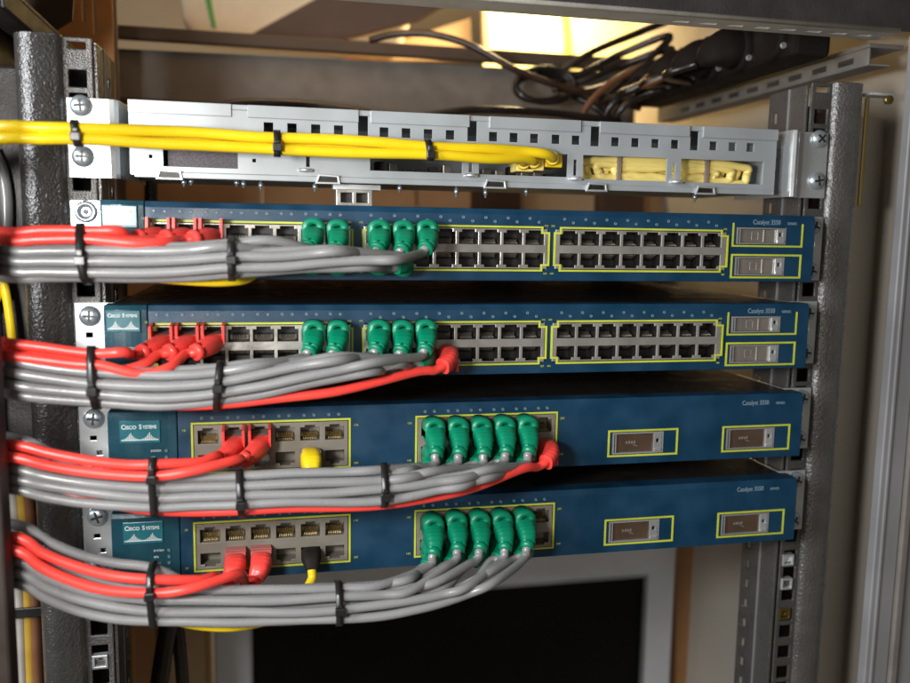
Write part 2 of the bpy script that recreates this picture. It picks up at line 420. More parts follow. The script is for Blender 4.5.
make_switch(ZT[3], False, sw_labels[3], 0, (-6.5, -36))

# ------------------------------------------------------------------ perforated cable tray
tray = thing('cable_tray', (0, 0, 95), 'grey perforated steel tray above the blue switches with coiled yellow cable inside', 'rack tray')
O = V((0, 0, 95))
sq = [268.5, 292, 315.7, 338.5, 384, 406, 428, 450, 493, 513.6, 534, 555.5, 575.6, 615, 635, 655, 674.6, 713, 732, 750]
holes = []
for u in sq:
    x = at(u, 128+(u-268)*.039, -2).x; holes.append((x-2.7, x+2.7, 121.8, 127.4))
for u in (363, 472, 594.7, 694):
    x = at(u, 128+(u-268)*.039, -2).x; holes.append((x-3.0, x+3.0, 121.3, 133.5))
wins = [(-190.4, -148.9, 100.2, 112.0), (-71.5, -14.4, 101.6, 113.5), (-3.8, 54.2, 101.4, 115.6), (64.5, 122.5, 100.6, 115.6), (132.4, 192.4, 100.6, 115.6)]
holes += wins
for x in (-108.5, -9.2, 59.3, 127.5): holes.append((x-1.1, x+1.1, 102.5, 112.5))
holes += [(-198.2, -196.2, 104.6, 106.6), (-140.6, -138.6, 104.2, 106.2)]
fp = MB().plate(-208.5, 201.3, 95.5, 133.6, -2.6, -1.0, holes)
fp.build('front_plate', traym, tray, O, bevel=.25)
tl = MB(); prev = -208.5
for x in (-143, -74, -7, 66, 138): pass
for a, b in ((-208.5, -152), (-143, -78.5), (-71.5, -10.5), (2, 62), (74.5, 137), (146.5, 201.3)):
    tl.box(a, b, -4.0, -2.7, 129.6, 136.8)
tl.box(-208.5, 201.3, -2.6, -1.0, 133.7, 136.8)
tl.build('top_lip', traym, tray, O, bevel=.3)
sh = MB(); sh.box(-208.4, 201.2, -.9, 95, 95.2, 96.2); sh.box(-208.4, 201.2, -.9, 95, 135.6, 136.6)
sh.box(-208.4, -207.2, -.9, 95, 96.3, 135.5); sh.box(200, 201.2, -.9, 95, 96.3, 135.5); sh.box(-207.1, 199.9, 93.5, 94.8, 96.3, 135.5)
sh.build('tray_shell', traym, tray, O)
bl = MB(); bl.box(-206, 200, -4.6, -2.7, 93.6, 97.2); bl.build('bottom_lip', traym, tray, O, bevel=.5)
gm = mat('grey_mesh', (.10, .09, .10), .8, noise_amt=.5, nscale=1200)
MB().box(-188, -147, .2, 1.5, 97, 114).build('mesh_panel', gm, tray, O)
for x in (-187, -97, 6, 73, 149):          # snap clips on the lower lip
    c = MB(); c.ring([(x-7.5, 92.6), (x+7.5, 92.6), (x+6.5, 97.8), (x-5.5, 98.4)], 1.2, -6.4, -4.7); c.build('clip', zinc, tray, O, bevel=.3)
    MB().box(x-5.6, x+5.6, -5.2, -4.7, 94, 96.8).build('clip_slot', dark, tray, O)
for x in (-110, -9, 59, 129):
    MB().lathe([(0.01, -1.2), (4.2, -1.0), (4.6, 0), (4.2, 1.0), (0.2, 1.2)], (0, 0, 0), 18, 'z').build('rivet', zinc, tray, V((-x, 3.4, 95-100.4))+V((0,0,0)), bevel=0)
for x, L_ in ((-180, 6), (-176, 5), (-150, 5), (-146, 6), (-136, 7), (-104, 7), (-52, 6), (-16, 8), (3, 8), (30, 6), (148, 7)):
    c = MB(); c.tube([V((x, 6, 95.5)), V((x, 6, 95.3-L_))], .7, 8); c.tube([V((x, 6, 95.3-L_*.35)), V((x, 6, 95.3-L_*.75))], 1.6, 6); c.build('stud', screwm, tray, O)
for k in range(14):                        # dark row of circuit parts visible in the two middle windows
    x = -66+k*8.6
    if -16 < x < -2: continue
    MB().box(x, x+5.2, 14, 22, 99, 99+random.uniform(5, 12)).build('inner_connector', random.choice((blackp, dark, pinm)), tray, O, bevel=.3)
jb = MB().plate(-91.5, -69.5, 80.2, 90.2, 2, 18, [(-88.6, -81.6, 82.4, 88.2), (-79.2, -72.2, 82.4, 88.2)]).build('jack_pair', portm, tray, O, bevel=.4)
MB().box(-92.5, -66, 1.2, 19, 79.2, 80.0).box(-93, -64, 6, 19, 90.3, 93.4).build('jack_bracket', zinc, tray, O)
MB().box(-88.4, -81.8, 10, 12, 82.5, 88).box(-79, -72.4, 10, 12, 82.5, 88).build('jack_cavity', dark, tray, O)
def sweep_z(path, z0, z1, t=1.3):
    """bent sheet: x,y polyline with thickness, extruded in z"""
    b = MB(); n = len(path); P = [V((x, y, 0)) for x, y in path]; N = []
    for i in range(n):
        d = (P[min(i+1, n-1)]-P[max(i-1, 0)]).normalized(); N.append(V((-d.y, d.x, 0)))
    L_ = [p+nn*t/2 for p, nn in zip(P, N)]+[p-nn*t/2 for p, nn in reversed(list(zip(P, N)))]
    m = len(L_); vs = [(p.x, p.y, z0) for p in L_]+[(p.x, p.y, z1) for p in L_]
    fs = [(i, (i+1) % m, (i+1) % m+m, i+m) for i in range(m)]
    for i in range(n-1):
        a, c = i, 2*n-1-i; fs += [(a, a+1, c-1, c), (a+m, c+m, c-1+m, a+1+m)]
    return b.add(vs, fs)
for s in (-1, 1):
    path = [(s*241.0, -.9), (s*219, -.9), (s*217, -1.8), (s*213.2, -8.0), (s*211.6, -9), (s*209.8, -8.4), (s*209.4, -6), (s*208.8, 60)] if s > 0 else [(-241, -.9), (-219, -.9), (-216.6, -.3), (-215, 1.5), (-210.4, 40), (-210, 70)]
    sweep_z(path, 92.6, 136.6).build('mounting_bracket', zinc, tray, O, bevel=.3)
    for z in (133.2-1, 104.2): screw(tray, s*233.5, -1.7, z-95)

# ------------------------------------------------------------------ cable plugs and boots
def boot(path, wh, ribs=0, e=3.2, n=16):
    P = catmull(path, 6); m = len(P); W = []
    for i in range(m):
        t = i/(m-1)*(len(wh)-1); k = min(int(t), len(wh)-2); f = t-k
        w = wh[k][0]*(1-f)+wh[k+1][0]*f; h = wh[k][1]*(1-f)+wh[k+1][1]*f
        W.append((w, h))
    b = MB()
    if ribs:                   # denser rings with small grooves
        P2 = []; W2 = []
        for i in range(m-1):
            for j in range(3):
                f = j/3; P2.append(P[i].lerp(P[i+1], f)); g = .962 if (j == 1 and i >= ribs) else 1
                W2.append(((W[i][0]*(1-f)+W[i+1][0]*f)*g, (W[i][1]*(1-f)+W[i+1][1]*f)*g))
        P2.append(P[-1]); W2.append(W[-1]); P, W = P2, W2
    return b.loft(P, W, n, e)
def arch(w, h, t, y0, y1, z0, sg=1):        # inverted U hood, opening centred
    n = 12; o = []; i_ = []
    for k in range(n+1):
        a = math.pi*k/n; o.append((math.cos(a)*w/2, z0+sg*(h-w/2*.75+math.sin(a)*w/2*.75))); i_.append((math.cos(a)*(w/2-t), z0+sg*(h-w/2*.75+math.sin(a)*(w/2*.75-t*.8))))
    o = [(w/2, z0)]+o+[(-w/2, z0)]; i_ = [(w/2-t, z0)]+i_+[(-w/2+t, z0)]
    m = len(o); vs = [(x, y0, z) for x, z in o+i_]+[(x, y1, z) for x, z in o+i_]; fs = []
    for k in range(m-1):
        fs += [(k, k+1, m+k+1, m+k), (2*m+k, 3*m+k, 3*m+k+1, 2*m+k+1), (k, 2*m+k, 2*m+k+1, k+1), (m+k, m+k+1, 3*m+k+1, 3*m+k)]
    return MB().add(vs, fs, True)
GREEN = boot([(0, 0, -1), (0, -8, -1), (0, -14, -2), (-.8, -19.5, -4.2), (-2.4, -23.5, -7)], [(11.6, 10), (12.6, 11.5), (12.6, 12.5), (11.4, 11.5), (8.6, 8.6)], 2, 4).mesh('boot', greenb)
GREENT = boot([(0, 0, -1), (0, -9, -1), (0, -14, -2.4), (-.2, -19.5, -5), (-1.2, -24, -8.6)], [(11.6, 10), (12.4, 12.5), (12.6, 13.5), (11.4, 12), (8.4, 8.4)], 2).mesh('boot', greenb)
GRINGT = MB().tube([V((-1.0, -22.8, -7.4)), V((-2.2, -25.4, -10.8))], [4.7, 4.2], 14).mesh('boot_collar', greenb)
GHOOD = arch(12.4, 11.5, 4.3, -15, -3, -2.5).mesh('latch_hood', greenb)
GHOODB = MB().prism([(-6.2, -2.5), (6.2, -2.5), (6.2, 1.9), (-6.2, 1.9)], -15.2, -3).mesh('hood_base', greenb)
GRING = MB().tube([V((-1.9, -22.4, -6.3)), V((-3.6, -25.2, -8.6))], [4.8, 4.3], 14).mesh('boot_collar', greenb)
G_END = V((-3.3, -24.8, -8.2)); G_DIR = V((-.62, -.62, -.48))
GT_END = V((-2, -25, -10)); GT_DIR = V((-.45, -.5, -.75))
GREENL = boot([(0, 0, 0), (0, -8, 0), (0, -14, -.6), (-2, -19, -1.6), (-6.5, -23.4, -3.1)], [(11.6, 10), (12.4, 11), (12, 11.5), (10, 10), (8, 8)], 2).mesh('boot', greenb)
GHOODL = arch(12.4, 9.5, 3.4, -13, -3, 0, -1).mesh('latch_hood', greenb)
RED = boot([(0, 0, -2.5), (0, -8, -2.5), (-1, -14, -2.6), (-3.5, -20, -3), (-7, -25, -3.6)], [(11.6, 7), (12, 8), (11, 10), (9.5, 9.6), (8.6, 8.6)], 1).mesh('boot', redp)
RHORN = MB().box(-6.3, -4.9, -12, -1, -3, 7.6).box(4.9, 6.3, -12, -1, -3, 7.6).mesh('latch_guard', redp)
RCOL = MB().tube([V((-6.2, -24.2, -3.5)), V((-9, -26.8, -4.1))], [4.9, 4.6], 14).mesh('boot_collar', redp)
R_END = V((-8.4, -26.2, -4)); R_DIR = V((-.95, -.28, -.08))
REDL = boot([(0, 0, 1), (0, -9, 1), (-.3, -15, .2), (-2.4, -20, -1.4), (-6.2, -23.8, -3.2)], [(11.6, 10), (12.2, 11.5), (12, 12.4), (10.5, 11), (9, 9)], 2).mesh('boot', redp)
RLEG = MB().box(-6.3, -4.9, -12, -1, -8.6, 0).box(4.9, 6.3, -12, -1, -8.6, 0).mesh('latch_guard', redp)
RL_END = V((-6.8, -24.2, -3.5)); RL_DIR = V((-.9, -.28, -.3))
REDD = boot([(0, -10.5, -.6), (0, -15, -2), (-1, -19, -4), (-3, -22, -8)], [(12, 10), (12.4, 12), (11, 12), (9, 9)], 1).mesh('boot', redp)
RD_END = V((-4, -23, -9)); RD_DIR = V((-.85, -.4, -.25))
CLEAR = MB().box(-4.6, 4.6, -5, 6, -4.2, 1.2).mesh('plug', clearp)
pinkp = mat('pinkish_clear_plug', (.62, .17, .15), .15, trans=.35)
CLEARP = MB().box(-5.8, 5.8, -11, 6, -4, 4.2).box(-6, 6, -10, -9, -4.4, 4.6).box(-6, 6, -7, -6, -4.4, 4.6).mesh('plug', pinkp)
CLEARD = MB().box(-5.7, 5.7, -10, 6, -4, 4.2).box(-5.9, 5.9, -9, -8, -4.4, 4.6).mesh('plug', clearp)
YEL = boot([(0, 0, 0), (0, -8, 0), (0, -14, -1.5), (0, -19, -5)], [(11.8, 10), (12.4, 12), (12, 12), (9, 9)], 2).mesh('boot', yelc)
BLK = boot([(0, 0, 1), (0, -6, 1), (0, -10, -.5), (0, -12, -4)], [(11.6, 9.6), (12, 11), (10, 10), (8, 8)], 2).mesh('boot', blackp)
KINDS = {
 'g': (greyc, [('boot', GREEN, [('latch_hood', GHOOD), ('hood_base', GHOODB), ('boot_collar', GRING)]), ('plug', CLEAR, [])], G_END, G_DIR),
 'gt': (greyc, [('boot', GREENT, [('latch_hood', GHOOD), ('hood_base', GHOODB), ('boot_collar', GRINGT)]), ('plug', CLEAR, [])], GT_END, GT_DIR),
 'gl': (greyc, [('boot', GREENL, [('latch_hood', GHOODL)]), ('plug', CLEAR, [])], V((-6, -23, -3)), V((-.9, -.4, -.15))),
 'r': (redc, [('boot', RED, [('latch_guard', RHORN), ('boot_collar', RCOL)]), ('plug', CLEAR, [])], R_END, R_DIR),
 'rl': (redc, [('boot', REDL, [('latch_guard', RLEG)]), ('plug', CLEAR, [])], RL_END, RL_DIR),
 'rd': (redc, [('boot', REDD, []), ('plug', CLEARP, [])], RD_END, RD_DIR),
 'y': (yelc, [('boot', YEL, []), ('plug', CLEAR, [])], V((0, -19, -5)), V((-.9, -.4, 0))),
 'b': (yelc, [('boot', BLK, []), ('plug', CLEAR, [])], V((0, -12, -3.5)), V((0, -.3, -.95))),
}
CORDS = {}
def patch_cable(kind, port, path, label, bundle, group=None, rad=2.65, lean=0, pitch=0):
    """port: world point of the opening; path: points right to left"""
    m, parts, e, d = KINDS[kind]
    root = thing('patch_cable', port, label, 'patch cable', group)
    R_ = Matrix.Rotation(lean, 3, 'Y') @ Matrix.Rotation(pitch, 3, 'X')
    for n_, me, subs in parts:
        p = link(n_, me, root); p.rotation_euler = R_.to_euler()
        for sn, sm in subs: link(sn, sm, p)
    e = V(port)+R_ @ e; d = (R_ @ d).normalized()
    P = [e-d*3, e+d*2, e+d*(5.5 if kind != 'gt' else 8)]+list(path)
    C = catmull(P, 10)
    ph = random.uniform(0, 99)
    C = [c+V((0, noise.noise(V((c.x*.02, ph, 0))), noise.noise(V((c.x*.02, 0, ph)))))*(1.5 if i > 6 else 0) for i, c in enumerate(C)]
    b = MB().tube(C, rad, 14); b.build('cord', m, root, V(port))
    CORDS.setdefault(bundle, []).append((C, rad))
    return root
def slots(stations, off, xmax):
    """bundle centre-line with this cable's own place in the cross-section"""
    out = [c+V((0, off[0], off[1])) for c in stations if c.x < xmax]
    return out[::-1]
def tie(bundle, u, v, lean, label, extra_names=(), w=1.9):
    """strap round every cord of the bundle where it crosses x"""
    x = at(u, v, -60).x; pts = []
    for nme in (bundle,)+tuple(extra_names):
        for C, r in CORDS[nme]:
            for a, b in zip(C, C[1:]):
                if (a.x-x)*(b.x-x) <= 0 and abs(a.x-b.x) > 1e-6 and a.y < 0:
                    p = a.lerp(b, (x-a.x)/(b.x-a.x))
                    pts += [(p.y+math.cos(k*math.pi/8)*(r+.25), p.z+math.sin(k*math.pi/8)*(r+.25)) for k in range(16)]; break
    pts = sorted(set(pts))
    def half(pp):
        h = []
        for p in pp:
            while len(h) > 1 and (h[-1][0]-h[-2][0])*(p[1]-h[-2][1])-(h[-1][1]-h[-2][1])*(p[0]-h[-2][0]) <= 0: h.pop()
            h.append(p)
        return h[:-1]
    hull = half(pts)+half(pts[::-1]); n = len(hull)
    cyy = sum(p[0] for p in hull)/n; czz = sum(p[1] for p in hull)/n
    vs = []
    for (y, z) in hull:
        dv = V((y-cyy, z-czz)); L_ = dv.length; k = (L_+1.1)/L_
        xo = x+(z-czz)*lean
        for dx, kk in ((-w, 1), (w, 1), (w, k), (-w, k)): vs.append((xo+dx, cyy+(y-cyy)*kk, czz+(z-czz)*kk))
    fs = [(i*4+k, i*4+(k+1) % 4, ((i+1) % n)*4+(k+1) % 4, ((i+1) % n)*4+k) for i in range(n) for k in range(4)]
    root = thing('cable_tie', (x, cyy, czz), label, 'cable tie', 'black ties round the cable bundles')
    MB().add(vs, fs, True).build('strap', tie_m, root, V((x, cyy, czz)))
    ymin = min(p[0] for p in hull)
    zf = sum(p[1] for p in hull if p[0] < ymin+1.0)/max(1, sum(1 for p in hull if p[0] < ymin+1.0))
    zh = zf+random.uniform(-2, 2); xx = x+(zh-czz)*lean
    MB().box(xx-2.5, xx+2.5, ymin-3.4, ymin-.6, zh-2.2, zh+2.2).box(xx-1.6, xx+1.4, ymin-2.6, ymin-1.5, zh+2.2, zh+random.uniform(3.5, 6)).build('tie_head', tie_m, root, V((x, cyy, czz)), bevel=.5)

# bundles leave the frame round the left rail
def stations(pts, y, tail):
    c = [at(u, v, yy) for (u, v, yy) in [(p+(y,))[:3] if len(p) == 2 else p for p in pts]]
    l = c[0]
    pre = [l+V((-150, 60, 30)), l+V((-95, 30, 22)), l+V((-55, 12, 13)), l+V((-24, 3, 5))]
    return pre+c
PORTX48 = lambda bi, i: ((-198.5-84.5)/2-.8, (-77.5+36.5)/2-.3, (41+158)/2-.3)[bi]-13.95*3.5+13.95*i
ORD = ['first', 'second', 'third', 'fourth', 'fifth', 'sixth', 'seventh', 'eighth']
SWN = ['top switch', 'second switch down', 'third switch down', 'lowest switch']
def off_up(z, name): return z > {'b1': ZT[0], 'b2': ZT[1], 'b3': ZT[2], 'b4': ZT[3]}[name]-24
def run(name, specs, stn, default_gap=20):
    for k, (kind, x, z, off, label, group, lead) in enumerate(specs):
        if not off_up(z, name): kind = 'gl'
        elif name in ('b3', 'b4'): kind = 'gt'
        e = KINDS[kind][2]; off = (off[0]*.92, off[1]*(.8 if name == 'b3' else .92))
        xm = x+e.x-(default_gap if kind != 'gl' else 13)
        P = slots(stn, off, xm)
        if name in ('b3', 'b4') and k == 5: P = [p+V((0, -3, min(12.0, max(0, (-172 if name == 'b4' else -226)-p.x)*.5))) if p.y < -40 else p+V((0, 0, 10)) for p in P]
        if lead: P = lead+P
        patch_cable(kind, (x, FY-1.0, z), P, label, name, group, lean=random.uniform(-.07, .07)+(.0), pitch=random.uniform(-.05, .05))
GG = 'grey patch cables bundled left of the switches'
# ---- top switch
st1 = stations([(14, 262), (50, 262), (95, 262), (150, 263), (190, 262), (232, 258), (275, 256), (310, 254), (340, 253), (370, 252), (395, 251)], -64, -10)
zu, zl = ZT[0]-17.0, ZT[0]-31.0
blkname = {0: 'left', 1: 'middle'}
sp1 = []
for (bi, i, up, off) in [(0, 6, 1, (-6, 7)), (0, 7, 1, (1, 8.2)), (1, 0, 1, (-8, 1)), (1, 1, 1, (-1.5, 1.8)), (1, 2, 1, (-7, -5)), (0, 6, 0, (7, 4.5)), (0, 7, 0, (8, -2)), (1, 0, 0, (-.5, -5)), (1, 1, 0, (1.5, -8.6))]:
    x = PORTX48(bi, i)
    if up: lab = f'grey cable with green boot in {ORD[i]} upper port of {blkname[bi]} group, top switch'; g = GG
    else: lab = 'grey cable in a lower port of the top switch, mostly hidden'; g = 'grey cables in the lower ports of the top switch'
    sp1.append(('g', x, zu if up else zl, off, lab, g, None))
run('b1', sp1, st1)
st1r = stations([(8, 236), (40, 235), (85, 235), (120, 235), (150, 235)], -64, -10)
for k, (i, off) in enumerate([(0, (1, 2.4)), (1, (5.0, -2.0)), (2, (-3, -2.2))]):
    x = PORTX48(0, i)
    P = slots(st1r, off, x-12)
    if i > 0: P = [V((x-20, -51-6*i, zu-3.6-.8*i)), V((x-34, -57-6*i, zu-2.6-1.6*i))]+[p for p in P if p.x < x-46]
    patch_cable('r', (x, FY-1, zu), P, f'red patch cable in the {ORD[i]} upper port of the top switch', 'r1', 'red patch cables', pitch=-.02)
y1 = [at(u, v, yy) for u, v, yy in [(262, 262, -32), (250, 277, -42), (225, 281, -50), (180, 280, -56), (130, 277, -58), (90, 275, -58), (40, 271, -58), (12, 268, -56), (-4, 262, -48)]]
y1.append(y1[-1]+V((-25, 40, -10)))
patch_cable('y', (PORTX48(0, 4), FY-1, zl), y1, 'single yellow cable sagging under the grey bundle of the top switch', 'y1')
# ---- second switch
zu, zl = ZT[1]-17.0, ZT[1]-31.0
st2 = stations([(18, 374), (50, 379), (95, 384), (150, 387), (185, 386), (218, 383), (260, 376), (300, 367), (340, 360), (375, 354), (400, 350)], -64, -12)
sp2 = []
for (bi, i, up, off) in [(0, 6, 1, (-5, 7.5)), (0, 7, 1, (1.5, 8)), (1, 0, 1, (-8, 1.6)), (1, 1, 1, (-1.5, 2.2)), (1, 2, 1, (-8.2, -4.6)), (0, 6, 0, (7.8, 4.5)), (0, 7, 0, (8, -2)), (1, 0, 0, (-1.8, -4.6)), (1, 1, 0, (-3.5, -10.4)), (1, 2, 0, (4.0, -9))]:
    x = PORTX48(bi, i)
    if up: lab = f'grey cable with green boot in {ORD[i]} upper port of {blkname[bi]} group, second switch down'; g = GG
    else: lab = 'grey cable in a lower port of the second switch, mostly hidden'; g = 'grey cables in the lower ports of the second switch'
    sp2.append(('g', x, zu if up else zl, off, lab, g, None))
run('b2', sp2, st2)
st2r = stations([(8, 349), (40, 353), (80, 358), (100, 359), (125, 358)], -68, -8)
for i, off in ((0, (1, 3.0)), (1, (6, -2.0)), (2, (-2.5, -2.6))):
    x = PORTX48(0, i)
    P = [p for p in slots(st2r, off, x-12)]
    if i > 0: P = [V((x-20, -53-6*i, zu-9.5-i)), V((x-34, -57-6*i, zu-11.5-1.5*i))]+[p for p in P if p.x < x-48]
    patch_cable('r', (x, FY-1, zu), P, f'red patch cable in the {ORD[i]} upper port of the second switch down', 'r2', 'red patch cables', pitch=.10)
x = PORTX48(1, 3)
P = [at(u, v, yy) for u, v, yy in [(420, 371, -50), (380, 381, -57), (330, 392, -62), (270, 401, -64), (218, 405, -65), (150, 405, -65), (100, 398, -65), (60, 388, -64), (25, 377, -62), (8, 368, -54)]]
P.append(P[-1]+V((-25, 40, -10)))
patch_cable('rl', (x, FY-1, zl), P, 'long red cable from a lower port of the second switch, under its grey bundle', 'l2', 'red patch cables')
# ---- third switch
PX12 = lambda bi, i: ((-176+8.3)+(90-16.6)/5*i) if bi == 0 else (-44+8.3)+(89.5-16.6)/5*i
zu, zl = ZT[2]-15.6, ZT[2]-30.2
st3 = stations([(24, 474), (50, 480), (95, 486), (155, 491), (200, 490), (240, 489), (290, 487), (340, 486), (380, 484), (410, 480), (435, 475), (465, 470), (490, 464)], -66, -14)
sp3 = []
for (i, up, off) in [(0, 1, (-3, 10)), (1, 1, (-8, 5)), (2, 1, (-2, 3.4)), (3, 1, (-8.5, -1.8)), (4, 1, (-9, 3) if False else (-2.5, -3)), (0, 0, (4, 7)), (1, 0, (5, 0)), (2, 0, (4, -6.4)), (3, 0, (-8, -8.4)), (4, 0, (-1.6, -9.2))]:
    x = PX12(1, i)
    if up: lab = f'grey cable with green boot, {ORD[i]} upper port of middle group, third switch down'; g = GG
    else: lab = 'grey cable in a lower port of the third switch, mostly hidden'; g = 'grey cables in the lower ports of the third switch'
    sp3.append(('g', x, zu if up else zl, off, lab, g, None))
run('b3', sp3, st3)
st3r = stations([(20, 453), (50, 461), (90, 468), (130, 472), (160, 472), (188, 468)], -76, -14)
for i, off in ((1, (2, 3.2)), (2, (-1.5, -2.4))):
    x = PX12(0, i)
    P = [p for p in slots(st3r, off, x-34)]
    P = [at(217, 456, -58), at(198, 463, -68)] + [p for p in P if p.x < at(180, 460, -70).x] if i == 1 else [at(240, 459, -64), at(216, 466, -73)]+[p for p in P if p.x < at(200, 460, -70).x]
    patch_cable('r', (x, FY-1, zu), P, f'red cable in {ORD[i]} upper port of the left group, third switch down', 'r3', 'red patch cables', pitch=.17)
x = PX12(1, 5)
P = [at(u, v, yy) for u, v, yy in [(520, 470, -56), (470, 488, -64), (420, 499, -66), (380, 504, -67), (320, 508, -67), (240, 512, -68), (155, 511, -68), (100, 503, -68), (60, 494, -66), (30, 484, -62), (14, 474, -54)]]
P.append(P[-1]+V((-25, 40, -12)))
patch_cable('rl', (x, FY-1, zl), P, 'long red cable from the last lower port of the third switch, under its bundle', 'l3', 'red patch cables')
x = PX12(0, 4); pl = thing('plug_stub', (x, FY-1, zl+1), 'bright yellow plug in a lower left port of the third switch', 'cable plug')
link('boot', YEL, pl); link('plug', CLEARD, pl)
MB().tube(catmull([V((0, -19, -5)), V((1, -20, -12)), V((4, -14, -24)), V((6, -4, -32))], 8), 3, 12).build('cord', yelc, pl)
# ---- fourth switch
zu, zl = ZT[3]-15.6, ZT[3]-30.2
st4 = stations([(26, 566), (50, 580), (80, 592), (115, 600), (155, 604), (200, 605), (240, 605), (290, 604), (337, 602), (380, 599), (410, 594), (440, 587), (465, 579), (490, 568)], -66, -18)
sp4 = []
for (i, up, off) in [(0, 1, (-3, 11)), (1, 1, (-8, 6)), (2, 1, (-1.8, 4.6)), (3, 1, (-9, -.6)), (4, 1, (-8, -7.2)), (0, 0, (4, 9)), (1, 0, (5, 1.5)), (2, 0, (-2.4, -2)), (3, 0, (-1.5, -8.6)), (4, 0, (4.5, -5.5))]:
    x = PX12(1, i)
    if up: lab = f'grey cable with green boot, {ORD[i]} upper port of middle group, lowest switch'; g = GG
    else: lab = 'grey cable in a lower port of the lowest switch, mostly hidden'; g = 'grey cables in the lower ports of the lowest switch'
    sp4.append(('g', x, zu if up else zl, off, lab, g, None))
run('b4', sp4, st4)
st4r = stations([(20, 546), (40, 560), (70, 573), (110, 584), (157, 588), (188, 584)], -80, -18)
for i, off in ((1, (2, 3.2)), (2, (-1.5, -2.4))):
    x = PX12(0, i)
    P = [p for p in slots(st4r, off, x-34)]
    P = [at(216, 577, -62), at(200, 581, -72)] + [p for p in P if p.x < at(182, 580, -74).x] if i == 1 else [at(240, 574, -66), at(216, 581, -76)]+[p for p in P if p.x < at(200, 580, -74).x]
    patch_cable('rd', (x, FY-1, zl+2.6), P, f'red cable with clear plug, {ORD[i]} lower port of left group, lowest switch', 'r4', 'red patch cables')
y4 = [at(u, v, yy) for u, v, yy in [(306, 590, -40), (296, 606, -52), (272, 620, -60), (235, 627, -64), (200, 625, -64), (165, 618, -64), (130, 610, -62), (90, 596, -60)]]
patch_cable('b', (PX12(0, 4), FY-1, zl-2), y4, 'yellow cable with black boot hanging below the lowest switch', 'y4')
# ---- yellow bundle on the tray
ys = [(-6, 137, -40), (10, 133, -46), (40, 134, -46), (70, 134, -44), (110, 135, -40), (150, 137, -36), (200, 139, -32), (260, 143, -28), (330, 146, -24), (400, 149, -22), (440, 151, -22), (490, 154, -18), (520, 157, -14)]
yc = [at(*p) for p in ys]; yc = [yc[0]+V((-30, 35, -14))]+yc
for k, (off, px, pz, lab) in enumerate([((0, 3.2), 548, 160, 'upper yellow cable crossing the front of the steel tray to its last jack'), ((-1.5, -3.0), 530, 163, 'lower yellow patch cable crossing in front of the steel tray'), ((4.5, .2), 520, 164, 'middle yellow patch cable behind the other two at the steel tray')]):
    q = at(px, pz, 12)
    P = [c+V((0, off[0], off[1])) for c in yc][::-1]
    root = thing('patch_cable', q, lab, 'patch cable', 'yellow patch cables across the tray')
    e = V((q.x-2, -9, q.z)); C = catmull([q+V((0, -8, 0)), e+V((-2, 1, 0)), e+V((-9, -4, 1))]+[p for p in P if p.x < q.x-22], 10)
    ph = random.uniform(0, 99)
    C = [c+V((0, noise.noise(V((c.x*.02, ph, 0))), noise.noise(V((c.x*.015, 0, ph)))))*(1.5 if i > 5 else 0) for i, c in enumerate(C)]
    MB().tube(C, 3.1, 14).build('cord', yelc, root, q); CORDS.setdefault('y0', []).append((C, 3.1))
    MB().box(-5.8, 5.8, -12, 6, -5.5, 5.5).build('plug', yelp if k else yelc, root, bevel=.8)
    MB().tube([V((-1, -11, 0)), V((-3, -17, 0))], [4.8, 4.2], 14).build('boot_collar', yelc, root)
# ---- ties
tie('y0', 70, 131, -.15, 'black cable tie round the yellow cables at the left rail')
tie('y0', 278, 144, .0, 'black cable tie round the yellow cables at the first square holes of the tray')
tie('y0', 441, 151, -.1, 'black cable tie round the yellow cables near the middle of the tray')
tie('b1', 86, 258, -.1, 'black cable tie beside the left rail on the bundle of the top switch', ('r1',))
tie('b1', 232, 252, .0, 'black cable tie below the fourth port of the top switch')
tie('b2', 97, 378, -.05, 'black cable tie left of the ports on the bundle of the second switch', ('r2', 'l2'))
tie('b2', 219, 382, .1, 'black cable tie under the red plugs of the second switch', ('l2',))
tie('b3', 157, 488, .0, 'black cable tie under the logo of the third switch', ('r3', 'l3'))
tie('b3', 241, 488, -.05, 'black cable tie under the two red plugs of the third switch', ('l3',))
tie('b3', 381, 484, .02, 'black cable tie between the port groups of the third switch')
tie('b4', 156, 596, .0, 'black cable tie under the logo of the lowest switch', ('r4',))
tie('b4', 337, 602, .0, 'black cable tie just left of the green plugs of the lowest switch')

# ------------------------------------------------------------------ coiled yellow cable in the tray
coil = thing('coiled_cable', (130, 14, 97), 'coiled pale yellow cable tucked inside the right windows of the steel tray', 'cable coil')
for k in range(6):
    a, b_ = 33+random.uniform(-2, 2), 5.6-k*.75
    P = []
    for j in range(33):
        t = 2*math.pi*j/32; rr = 1 if abs(math.cos(t)) < .8 else 1
        x = -2+math.copysign(min(1, abs(math.cos(t))*1.25), math.cos(t))*(60-k*6+math.sin(t)*2)
        P.append(V((x, random.uniform(-.5, .5)+(k % 2)*4-3.5, 9.8+math.sin(t)*(8.2-k*1.25)+random.uniform(-.7, .7))))
    MB().tube(catmull(P, 3), 2.7, 10).build('loop', yelp, coil)
for x in (-37, 26):
    c = MB(); c.ring([(x-1.2, .6), (x+1.2, .6), (x+1.2, 19.6), (x-1.2, 19.6)], 1.15, -8, 7); c.build('clear_strap', clearp, coil)

